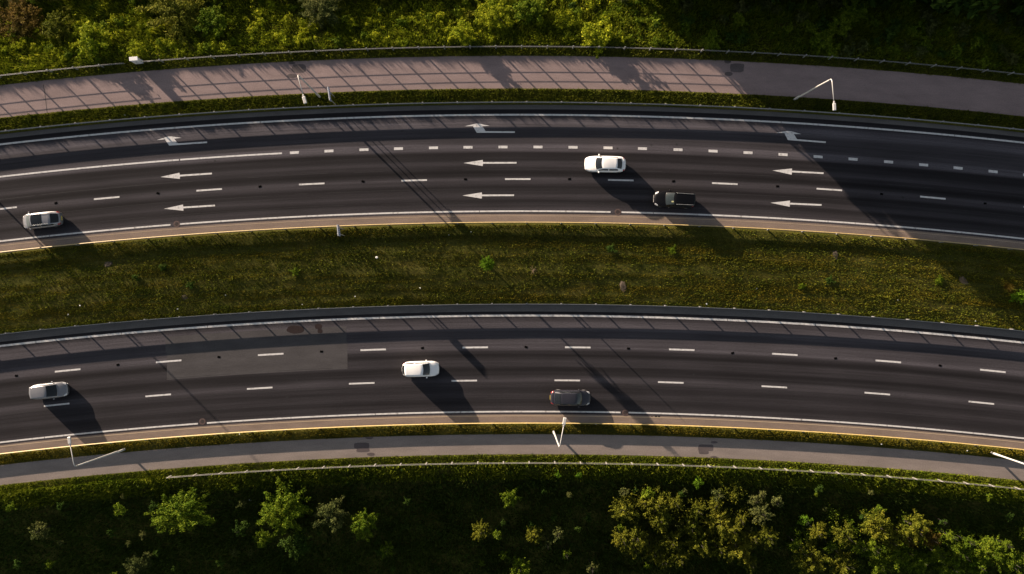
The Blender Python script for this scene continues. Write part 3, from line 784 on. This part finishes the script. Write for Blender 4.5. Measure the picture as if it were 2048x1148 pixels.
# --- trees and bushes one can name, on the slope below the lower fence
def T(px, py, r, h, size, m, label, name='young_tree', cat='tree', **k): return plant(px, py, r, h, size, m, name, label, cat, **k)
T(358, 1027, 52, 4.3, 'large', 'lf_green', 'broad round green tree standing alone below the start of the lower fence', stretch=1.2, rot=.1)
T(562, 1022, 50, 5.0, 'large', 'lf_green', 'tallest green tree of the row below the lower fence, left of the grey-green one')
T(658, 1034, 33, 4.3, 'medium', 'lf_grey', 'grey-green tree between the two brighter green trees')
T(727, 1050, 29, 4.2, 'medium', 'lf_green', 'fresh green tree at the right end of the row of four')
T(590, 1088, 28, 4.0, 'medium', 'lf_deep', 'dark bluish bush at the foot of the tallest green tree', 'bush', 'bush')
T(523, 1080, 19, 3.6, 'medium', 'lf_green', 'small green bush left of the dark bluish bush', 'bush', 'bush')
T(772, 1101, 13, 3.6, 'small', 'lf_green', 'small upright green bush below the fresh green tree', 'bush', 'bush')
T(238, 1020, 13, 2.3, 'small', 'lf_green', 'small green bush left of the lone round tree', 'bush', 'bush')
T(76, 1063, 19, 3.4, 'medium', 'lf_grey', 'greyish bush by the left edge on the dark slope', 'bush', 'bush')
T(267, 1137, 23, 4.2, 'medium', 'lf_grey', 'grey-green bush cut by the bottom edge below the lone round tree', 'bush', 'bush')
T(477, 1062, 12, 3.0, 'small', 'lf_deep', 'dark little bush between the lone round tree and the tallest tree', 'bush', 'bush')
T(1020, 997, 19, 2.6, 'medium', 'lf_green', 'bright rounded bush alone in the middle of the slope', 'bush', 'bush')
T(962, 1063, 20, 3.6, 'feather', 'lf_olive', 'olive feathery bush alone left of its twin', 'bush', 'bush')
T(994, 1071, 9, 3.2, 'small', 'lf_green', 'tiny green bush between the two olive feathery bushes', 'bush', 'bush')
T(1068, 1071, 20, 3.7, 'feather', 'lf_olive', 'olive feathery bush alone right of its twin', 'bush', 'bush')
T(1116, 1069, 11, 3.4, 'small', 'lf_grey', 'tiny fluffy bush right of the olive feathery pair', 'bush', 'bush')
T(1133, 1110, 9, 3.8, 'small', 'lf_green', 'tiny bush low on the slope left of the olive thicket', 'bush', 'bush')
T(1096, 1090, 9, 3.4, 'small', 'lf_grey', 'tiny grey bush under the right olive feathery bush', 'bush', 'bush')
T(1042, 1138, 22, 4.6, 'medium', 'lf_green', 'green bush cut by the bottom edge under the olive feathery pair', 'bush', 'bush')
T(1184, 1138, 11, 4.4, 'small', 'lf_grey', 'slim grey bush at the bottom edge left of the olive thicket', 'bush', 'bush')
T(1397, 966, 10, 1.7, 'small', 'lf_bright', 'bright little bush just below the fence above the olive thicket', 'bush', 'bush')
T(1116, 950, 6, 1.2, 'small', 'lf_bright', 'tiny bright bush just below the fence under the middle lamp post', 'bush', 'bush')
T(1158, 951, 6, 1.3, 'small', 'lf_bright', 'tiny bright bush just below the fence, right of the middle lamp post', 'bush', 'bush')
T(1982, 1106, 33, 5.0, 'large', 'lf_green', 'soft round green tree near the lower right corner')
T(1760, 1022, 11, 2.6, 'small', 'lf_green', 'small star-shaped bush above the yellow trees', 'bush', 'bush')
T(1731, 1034, 9, 2.4, 'small', 'lf_deep', 'small dark bush above the yellow trees', 'bush', 'bush')
T(1888, 1044, 7, 2.6, 'small', 'lf_deep', 'tiny dark bush right of the yellow trees', 'bush', 'bush')
T(1613, 1043, 12, 3.2, 'small', 'lf_bright', 'little bright bush between the olive thicket and the yellow trees', 'bush', 'bush')
OL = 'olive feathery tree in the dense thicket left of the yellow trees'
for i, (px, py, r, h) in enumerate([(1250, 1022, 27, 4.0), (1318, 1012, 27, 4.2), (1352, 1006, 16, 3.6), (1288, 1006, 13, 3.0), (1396, 1022, 17, 3.8), (1432, 1010, 16, 3.4), (1245, 1078, 20, 4.6), (1275, 1076, 24, 4.8),
        (1322, 1042, 24, 4.6), (1345, 1086, 22, 4.8), (1330, 1122, 20, 5.2), (1440, 1050, 29, 4.8), (1482, 1102, 32, 5.6), (1384, 1052, 20, 4.4), (1402, 1090, 26, 5.2), (1308, 1108, 20, 5.0), (1465, 1062, 22, 5.0),
        (1360, 1115, 20, 5.0), (1270, 1100, 16, 4.6), (1440, 1100, 22, 5.2), (1483, 1040, 14, 4.0), (1500, 1128, 16, 5.2)]):
    plant(px, py, r*1.05, h, 'feather', 'lf_olive', 'thicket_tree', OL, 'tree', 'olive trees of the thicket on the lower slope')
for px, py, r, h, m, s in [(1526, 1028, 22, 4.2, 'lf_grey', 'feather'), (1512, 1002, 11, 2.8, 'lf_grey', 'small'), (1538, 1075, 22, 4.8, 'lf_olive', 'feather'), (1508, 1080, 16, 4.6, 'lf_olive', 'feather'), (1555, 1005, 12, 2.6, 'lf_grey', 'small'), (1525, 990, 9, 2.2, 'lf_grey', 'small'), (1437, 992, 12, 2.6, 'lf_grey', 'small'), (1248, 985, 9, 2.2, 'lf_grey', 'small'), (1295, 990, 13, 2.6, 'lf_green', 'small')]:
    plant(px, py, r, h, s, m, 'thicket_tree', 'greyish feathery young tree on the fringe of the olive thicket', 'tree', 'grey trees on the fringe of the olive thicket')
for i, (px, py, r, h, m) in enumerate([(1637, 1064, 17, 4.4, 'lf_lime'), (1693, 1070, 24, 4.8, 'lf_olive'), (1758, 1055, 30, 5.0, 'lf_lime'), (1838, 1056, 30, 5.2, 'lf_lime'), (1812, 1072, 18, 4.6, 'lf_lime'), (1865, 1080, 18, 4.8, 'lf_rust'),
        (1625, 1122, 36, 5.6, 'lf_olive'), (1690, 1132, 28, 5.6, 'lf_olive'), (1825, 1078, 16, 4.6, 'lf_rust'), (1785, 1085, 20, 4.8, 'lf_olive')]):
    plant(px, py, r, h, 'feather' if m == 'lf_olive' else 'medium', m, 'young_tree', 'yellow to rusty young tree in the loose row at the lower right', 'tree', 'yellow and rusty trees at the lower right')
for px, py, r, h in [(1800, 1112, 28, 4.8), (1845, 1125, 22, 5), (1880, 1110, 18, 4.6), (1750, 1100, 20, 4.6), (1722, 1095, 14, 4.2), (1925, 1110, 20, 4.8), (1940, 1085, 12, 4.2), (1905, 1075, 12, 4.0), (1960, 1135, 22, 5.2), (2030, 1128, 24, 5.2), (2015, 1090, 10, 4.0), (1665, 1095, 12, 4.2), (1595, 1090, 12, 4.2), (1905, 1138, 24, 5.4), (1760, 1135, 22, 5.2)]:
    plant(px, py, r, h, 'medium', 'lf_green', 'bush', 'green bush growing under the yellow trees at the lower right', 'bush', 'green bushes under the yellow trees')
# small scattered growth on the dark slope
rg = random.Random(21)
for i in range(64):
    px, py = rg.uniform(-40, 2090), rg.uniform(975, 1165)
    plant(px, py, rg.uniform(4, 9), rg.uniform(.8, 1.9)+(py-960)*.008, 'small', rg.choice(['lf_deep', 'lf_deep', 'lf_green', 'lf_grey']), 'shrub', 'tiny shrub scattered on the dark slope below the lower fence', 'shrub', 'tiny shrubs scattered on the dark slope', parts=False)

# --- bushes above the upper fence
T(180, 76, 38, 2.9, 'medium', 'lf_yellow', 'big yellow-green bush left of the white cabinet', 'bush', 'bush')
T(925, 66, 27, 2.4, 'medium', 'lf_yellow', 'rounded yellow-green bush above the fence whose shadow crosses the path near its middle', 'bush', 'bush')
T(1196, 66, 34, 2.5, 'medium', 'lf_yellow', 'large bright bush above the fence at the edge of the tree shade', 'bush', 'bush')
T(272, 98, 18, 1.9, 'medium', 'lf_yellow', 'rounded bush directly behind the white cabinet', 'bush', 'bush')
T(40, 40, 52, 2.2, 'large', 'lf_rust', 'rusty brown-green bush in the upper left corner', 'bush', 'bush')
T(110, 55, 30, 2.4, 'medium', 'lf_olive', 'olive bush right of the rusty corner bush', 'bush', 'bush')
T(350, 22, 62, 3.2, 'large', 'lf_olive', 'wide olive bush at the top edge above the white cabinet', 'bush', 'bush')
T(420, 45, 34, 2.6, 'medium', 'lf_green', 'green bush joined to the wide olive bush', 'bush', 'bush')
T(640, 12, 40, 3.0, 'large', 'lf_grey', 'grey-green bush at the top edge above the first lamp post', 'bush', 'bush')
T(990, 30, 40, 2.4, 'large', 'lf_yellow', 'yellow-green bush at the top edge right of the middle', 'bush', 'bush')
T(1062, 18, 34, 2.6, 'medium', 'lf_green', 'green bush at the top edge left of the tree shade', 'bush', 'bush')
T(1425, 78, 22, 2.0, 'medium', 'lf_green', 'green bush in the tree shade just above the fence', 'bush', 'bush')
T(1645, 80, 24, 2.2, 'medium', 'lf_green', 'green bush in the tree shade above the bent lamp post', 'bush', 'bush')
T(1680, 50, 24, 2.4, 'medium', 'lf_green', 'taller green bush behind the one above the bent lamp post', 'bush', 'bush')
T(1708, 20, 30, 2.8, 'large', 'lf_green', 'broad green bush at the top edge in the tree shade', 'bush', 'bush')
rg = random.Random(5)
def too_near(px, py, pts, dmin): return any((px-a)**2+(py-b)**2 < dmin*dmin for a, b in pts)
placed = [(180, 76), (925, 66), (1196, 66), (264, 116)]
cnt = 0
while cnt < 155:
    px, py = rg.uniform(-60, 1330), rg.uniform(-12, 120)
    v = py-float(bend(px, py)); 
    if v > 84 or py < -12 or too_near(px, py, placed, 9.5): continue
    if px > 1180+(py*.9): continue
    if 430 < px < 900 and py < 30 and rg.random() < .6: continue
    placed.append((px, py)); cnt += 1
    zg = float(np.interp(v, PROF_V, PROF_Z)); hmax = .2+(124-v)/69-zg
    plant(px, py, rg.uniform(6, 13), min(rg.uniform(.5, 1.25), hmax), 'small', rg.choice(['lf_yellow', 'lf_yellow', 'lf_yellow', 'lf_green']) if py > 30 else rg.choice(['lf_olive', 'lf_green', 'lf_deep', 'lf_yellow']), 'shrub',
          'low yellow-green shrub in the sunlit thicket above the upper fence', 'shrub', 'low shrubs of the sunlit thicket', parts=False)
cnt = 0
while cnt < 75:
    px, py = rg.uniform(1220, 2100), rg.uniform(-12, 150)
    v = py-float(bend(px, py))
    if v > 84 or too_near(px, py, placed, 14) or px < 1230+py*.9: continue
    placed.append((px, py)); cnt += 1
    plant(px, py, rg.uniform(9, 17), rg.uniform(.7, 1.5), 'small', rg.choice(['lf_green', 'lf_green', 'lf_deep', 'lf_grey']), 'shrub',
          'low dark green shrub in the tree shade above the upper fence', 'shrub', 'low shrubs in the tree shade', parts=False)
for i in range(17):  # bush row added to darken the top of the thicket
    plant(-60+i*62+rg.uniform(-14, 14), -36+rg.uniform(-9, 6), rg.uniform(26, 36), rg.uniform(2.2, 3.3), 'large', 'lf_green' if i % 3 else 'lf_olive', 'bush', 'tall bush added at the very top edge to shade the thicket in front of it', 'bush', 'tall bushes added along the top edge for shade')
# --- trees beyond the upper edge of the view; their shadow lies over the right of the road
FOREST = [(1440, -150, 54, 12.5), (1500, -105, 54, 11.0), (1560, -180, 54, 12.5), (1480, -205, 56, 13.0), (1400, -110, 52, 10.6), (1192, -165, 54, 13.4), (1222, -95, 48, 10.0), (1255, -215, 58, 13.0)] + [(1290+k*62+(k % 2)*14, (-80, -150, -215)[k % 3], 54, (9.0, 10.8, 12.2)[k % 3]-max(0, k-10)*.2) for k in range(14)] + [(1330+k*70, (-215, -85, -150)[k % 3], 54, (12.2, 9.0, 10.8)[k % 3]-max(0, k-8)*.2) for k in range(11)]
for i, (px, py, r, h) in enumerate(FOREST):
    h += 1.6
    X, Y = W(px+64, py); z0 = float(gz(X, Y)); r_ = r/PX
    root = empty('forest_tree', (float(X), float(Y), z0), i*1.3, 'tall tree beyond the upper edge that shades the right of the upper road', 'tree', 'tall trees beyond the upper edge')
    c = obj('crown', CR['forest'][i % 3], root); c.location = (0, 0, h*.52); c.scale = (r_, r_, h*.50); set_mat(c, 'lf_deep')
    t = obj('trunk', TR[i % 3], root); t.location = (0, 0, h*.5); t.scale = (r_*1.2, r_*1.2, h*.5/1.2)

# --- the median's few plants
sap = T(975, 528, 15, 5.7, 'large', 'lf_bright', 'bright green sapling standing alone in the grass median', 'sapling', 'tree')
for o_ in sap.children:
    if o_.name.startswith('crown'): o_.location.z = 4.1; o_.scale.z = 1.6
    else: o_.location.z = 3.6; o_.scale = (1.3, 1.3, 3.0)
T(2040, 592, 14, 1.3, 'small', 'lf_bright', 'bright green bush in the median at the right edge', 'bush', 'bush')
def bare(px, py, h, label, n=9, spread=.7, m='twig'):
    x, y = P(px, py); z0 = float(gz(x, y)); g = random.Random(int(px))
    root = empty('dry_sapling', (x, y, z0), 0, label, 'sapling')
    b = MB(); b.tube([(0, 0, -.1), (.03, 0, h*.5), (0, .04, h)], [.075, .06, .04], 6); b.build('trunk', M['twig'], root, True)
    b = MB()
    for k in range(n):
        a = k*2.4; z = h*(.05+.35*g.random()); l = spread*g.uniform(.5, 1)
        b.tube([(0, 0, z), (math.cos(a)*l*.5, math.sin(a)*l*.5, z+.15), (math.cos(a)*l, math.sin(a)*l, z+.1)], [.022, .016, .006], 5)
    b.build('branch', M[m], root, True)
bare(1066, 541, 4.1, 'thin dry sapling with bare pale branches in the grass median')
def reeds(px, py, label):
    x, y = P(px, py); z0 = float(gz(x, y)); g = np.random.default_rng(int(px)); q = []
    for k in range(160):
        a = g.uniform(0, 6.28); l = g.uniform(.5, 1.0); w = .02; bx, by = g.normal(size=2)*.1
        tx, ty = bx+math.cos(a)*l*.9, by+math.sin(a)*l*.9
        q += [(bx-math.sin(a)*w, by+math.cos(a)*w, 0), (bx+math.sin(a)*w, by-math.cos(a)*w, 0), (tx, ty, g.uniform(.3, .9))]
    o = obj('grass_tussock', raw_mesh('grass_tussock', np.array(q), 3, M['lf_rust'])); o.location = (x, y, z0); tag(o, label, 'plant')
reeds(2010, 574, 'fan of rusty dry grass in the median by the right edge')
for i, (px, py, r, lab) in enumerate([(1660, 560, 8, 'leafy weed clump in the right half of the median, above the lower rail'), (1605, 573, 7, 'leafy weed clump beside a pale bare spot in the median'), (325, 535, 8, 'dark weed clump in the median left of the blue sign'), (590, 543, 8, 'dark weed clump in the median below the blue sign'),
        (1222, 497, 9, 'weed clump near the upper median edge below the black people carrier'), (1345, 500, 8, 'weed clump near the upper median edge, right of its neighbour'), (270, 555, 7, 'light green weed clump in the left of the median'), (1880, 562, 10, 'yellow weed clump in the median in the tree shade'), (380, 570, 8, 'dark weed clump low in the left of the median')]):
    plant(px, py, r, .45, 'small', 'lf_green' if i % 2 else 'lf_deep', 'weed_clump', lab, 'weed', 'weed clumps in the median', parts=False)
# pale soil spots and litter
def lump(px, py, r, label, name, m, cat, sq, group=None):
    x, y = P(px, py); b = MB(); b.blob((0, 0, 0), r, int(px+py), sq); o = b.build(name, M[m]); o.location = (x, y, float(gz(x, y))+r*sq[2]*(.6 if m == 'litter' else .15))
    o.rotation_euler = (0, 0, px); tag(o, label, cat, group)
for px, py, r, lab in [(217, 528, .45, 'pale mound of bare soil below the upper median edge at the left'), (371, 594, .35, 'pale mound of bare soil in the left of the median'), (1246, 573, .5, 'pinkish mound of bare soil in the median below the black people carrier'), (1670, 511, .45, 'reddish mound of bare soil near the upper median edge at the right'), (1925, 562, .5, 'pale mound of bare soil in the tree shade of the median')]:
    lump(px, py, r, lab, 'soil_mound', 'stone', 'soil mound', (1.3, .8, .2), 'bare soil mounds in the median')
for px, py, r in [(754, 515, .24), (139, 629, .13), (163, 611, .12), (358, 618, .12), (453, 590, .1), (711, 593, .11), (606, 609, .1), (841, 576, .12), (942, 464, .08), (898, 470, .08), (1793, 600, .1), (1412, 608, .16), (1512, 577, .1), (1948, 642, .12), (1950, 850, 0), (1762, 888, .15), (1933, 901, .13), (480, 868, .1), (493, 1006, .22), (276, 972, .13), (20, 988, .14), (252, 231, .14), (1726, 226, .08), (234, 29, .12), (1288, 39, .12)]:
    if r: lump(px, py, r*.75, 'small white scrap of litter lying in the grass', 'paper_scrap', 'litter', 'litter', (1, .8, .5), 'white litter in the grass')

# ------------------------------------------------------------------ grasses
def blades(name, u0, u1, v0, v1, dens, h, w, m, label, clump=.6, lean=.5, cscale=.5, z_off=0, aniso=1.5, mask=None, edge=0):
    area = (u1-u0)*(v1-v0)/PX/PX; n = int(area*dens)
    g = np.random.default_rng(int(v0*7+u0+9000)); u = g.uniform(u0, u1, n); v = g.uniform(v0, v1, n)
    if edge: v = np.clip(v + 0, v0, v1) + (g.uniform(-1, 1, n)*edge)*hash_noise(u*.09, v*0, 4)
    X, Y = W(u, v)
    U_, V_ = u/PX, v/PX; nz = .55*hash_noise(U_*cscale, V_*cscale*aniso, 8)+.45*hash_noise(U_*cscale*3, V_*cscale*3*aniso, 9)
    keep = g.random(n) > clump*(1-np.clip((nz-.2)*1.9, 0, 1)); X, Y, nz = X[keep], Y[keep], nz[keep]; v = v[keep]; u = u[keep]
    if mask is not None:
        k = mask(u, v, g); X, Y, nz = X[k], Y[k], nz[k]
    n = len(X); hh = g.uniform(h[0], h[1], n)*(.45+1.0*nz); a = g.uniform(0, 6.283, n); ln = hh*g.uniform(.1, lean, n); ww = w*g.uniform(.6, 1.4, n); tw = g.uniform(0, 6.283, n)
    z = gz(X, Y)+z_off
    p0 = np.stack([X-np.cos(tw)*ww, Y-np.sin(tw)*ww, z-.02], 1); p1 = np.stack([X+np.cos(tw)*ww, Y+np.sin(tw)*ww, z-.02], 1)
    p2 = np.stack([X+np.cos(a)*ln, Y+np.sin(a)*ln, z+hh], 1)
    o = obj(name, raw_mesh(name, np.stack([p0, p1, p2], 1).reshape(-1, 3), 3, M[m])); tag(o, label, 'grass', None, 'stuff')
def mown(u, v, g):
    w = v+4*hash_noise(u*.004, u*0, 12)
    band = .65*hash_noise(w*.16, u*.0025, 13)+.35*hash_noise(w*.42, u*.006, 14)
    return g.random(len(u)) < np.clip((band-.22)*2.6, .12, 1)
UA, UB = -140, 2190
blades('grass', UA, UB, 448.5, 606, 270, (.05, .16), .036, 'gr_median', 'dry mown grass of the median', .55, .7, .13, aniso=8, mask=mown)
blades('grass', UA, UB, 450, 605, 70, (.14, .26), .04, 'gr_verge', 'taller green tufts in the median', .9, .7, .45, aniso=2.5)
blades('grass', UA, UB, 601, 607.5, 200, (.10, .2), .03, 'gr_verge', 'greener grass along the lower median rail', .5)
blades('grass', UA, UB, 179, 206.5, 330, (.12, .33), .05, 'gr_verge', 'lush leafy growth on the verge between upper path and guard rail', .45, .7, .9, edge=2)
blades('grass', UA, UB, 88, 113, 300, (.10, .30), .045, 'gr_verge', 'rough grass between the upper fence and the cycle path', .45, .6, .9, edge=5)
blades('grass', UA, UB, 100, 112, 26, (.34, .62), .05, 'gr_verge', 'tall stalks by the upper cycle path', .9, .5, .8)
blades('grass', UA, UB, 188, 206, 30, (.30, .52), .05, 'gr_verge', 'tall stalks on the leafy verge', .9, .5, .8)
blades('grass', UA, UB, 847.5, 868, 260, (.08, .20), .035, 'gr_median', 'short grass between the lower guard rail and cycle path', .4, .6, .6, edge=4)
blades('grass', UA, UB, 908, 926, 330, (.10, .28), .035, 'gr_wild', 'rough grass between the lower cycle path and the fence', .45, .6, .8, edge=4)
blades('wild_grass', UA, UB, -60, 92, 170, (.25, .7), .06, 'gr_wild', 'tall wild growth above the upper fence', .55, .7, .35)
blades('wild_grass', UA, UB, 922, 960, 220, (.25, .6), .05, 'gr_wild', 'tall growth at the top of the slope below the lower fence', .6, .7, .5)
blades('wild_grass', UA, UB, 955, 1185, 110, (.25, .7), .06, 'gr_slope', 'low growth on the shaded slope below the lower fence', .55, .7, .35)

# uncountable low growth between the shrubs: clumps of leaves in one mesh
def undergrowth(u0, u1, v0, v1, n, rad, hh, leaf, per, m, label, seed, limit=True):
    g = np.random.default_rng(seed); u = g.uniform(u0, u1, n); v = g.uniform(v0, v1, n); X, Y = W(u, v); z = gz(X, Y)
    h = g.uniform(hh[0], hh[1], n)
    if limit: h = np.minimum(h, np.maximum(.2, .1+(118-v)/69-z))
    r = g.uniform(rad[0], rad[1], n); out = []
    for i in range(n):
        d = g.normal(size=(per, 3)); d /= np.linalg.norm(d, axis=1)[:, None]; d[:, 2] = np.abs(d[:, 2])
        d *= (g.uniform(.3, 1, per)**.5)[:, None]; b = 1+.35*np.sin(np.arctan2(d[:, 1], d[:, 0])*g.integers(2, 5)+g.uniform(0, 6))
        out.append(np.stack([X[i]+d[:, 0]*r[i]*b, Y[i]+d[:, 1]*r[i]*b, z[i]+d[:, 2]*h[i]], 1))
    c = np.concatenate(out); k = len(c)
    nr = g.normal(size=(k, 3)); nr[:, 2] += .5; nr /= np.linalg.norm(nr, axis=1)[:, None]; a = np.cross(nr, g.normal(size=(k, 3))); a /= np.linalg.norm(a, axis=1)[:, None]; b = np.cross(nr, a)
    sz = leaf*g.uniform(.5, 1.4, k)[:, None]
    q = np.stack([c-a*sz, c-b*sz*.45, c+a*sz, c+b*sz*.45], 1).reshape(-1, 3)
    tag(obj('undergrowth', raw_mesh('undergrowth', q, 4, M[m])), label, 'undergrowth', None, 'stuff')
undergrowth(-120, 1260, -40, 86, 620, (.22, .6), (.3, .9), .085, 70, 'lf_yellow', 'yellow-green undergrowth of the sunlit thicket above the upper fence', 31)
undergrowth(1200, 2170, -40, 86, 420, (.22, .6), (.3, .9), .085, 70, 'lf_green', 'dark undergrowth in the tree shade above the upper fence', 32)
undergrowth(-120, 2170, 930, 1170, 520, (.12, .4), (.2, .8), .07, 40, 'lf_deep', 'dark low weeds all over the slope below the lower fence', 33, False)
undergrowth(-120, 2170, 926, 952, 420, (.1, .28), (.2, .65), .06, 30, 'gr_wild', 'leafy weeds along the top of the slope below the lower fence', 34, False)
undergrowth(1235, 1515, 962, 1120, 80, (.4, .95), (1.6, 3.4), .075, 120, 'lf_olive', 'olive growth filling the thicket on the lower slope', 35, False)
undergrowth(1600, 2120, 1000, 1140, 110, (.4, 1.0), (1.4, 3.2), .075, 120, 'lf_green', 'green growth filling the gaps between the trees at the lower right', 36, False)
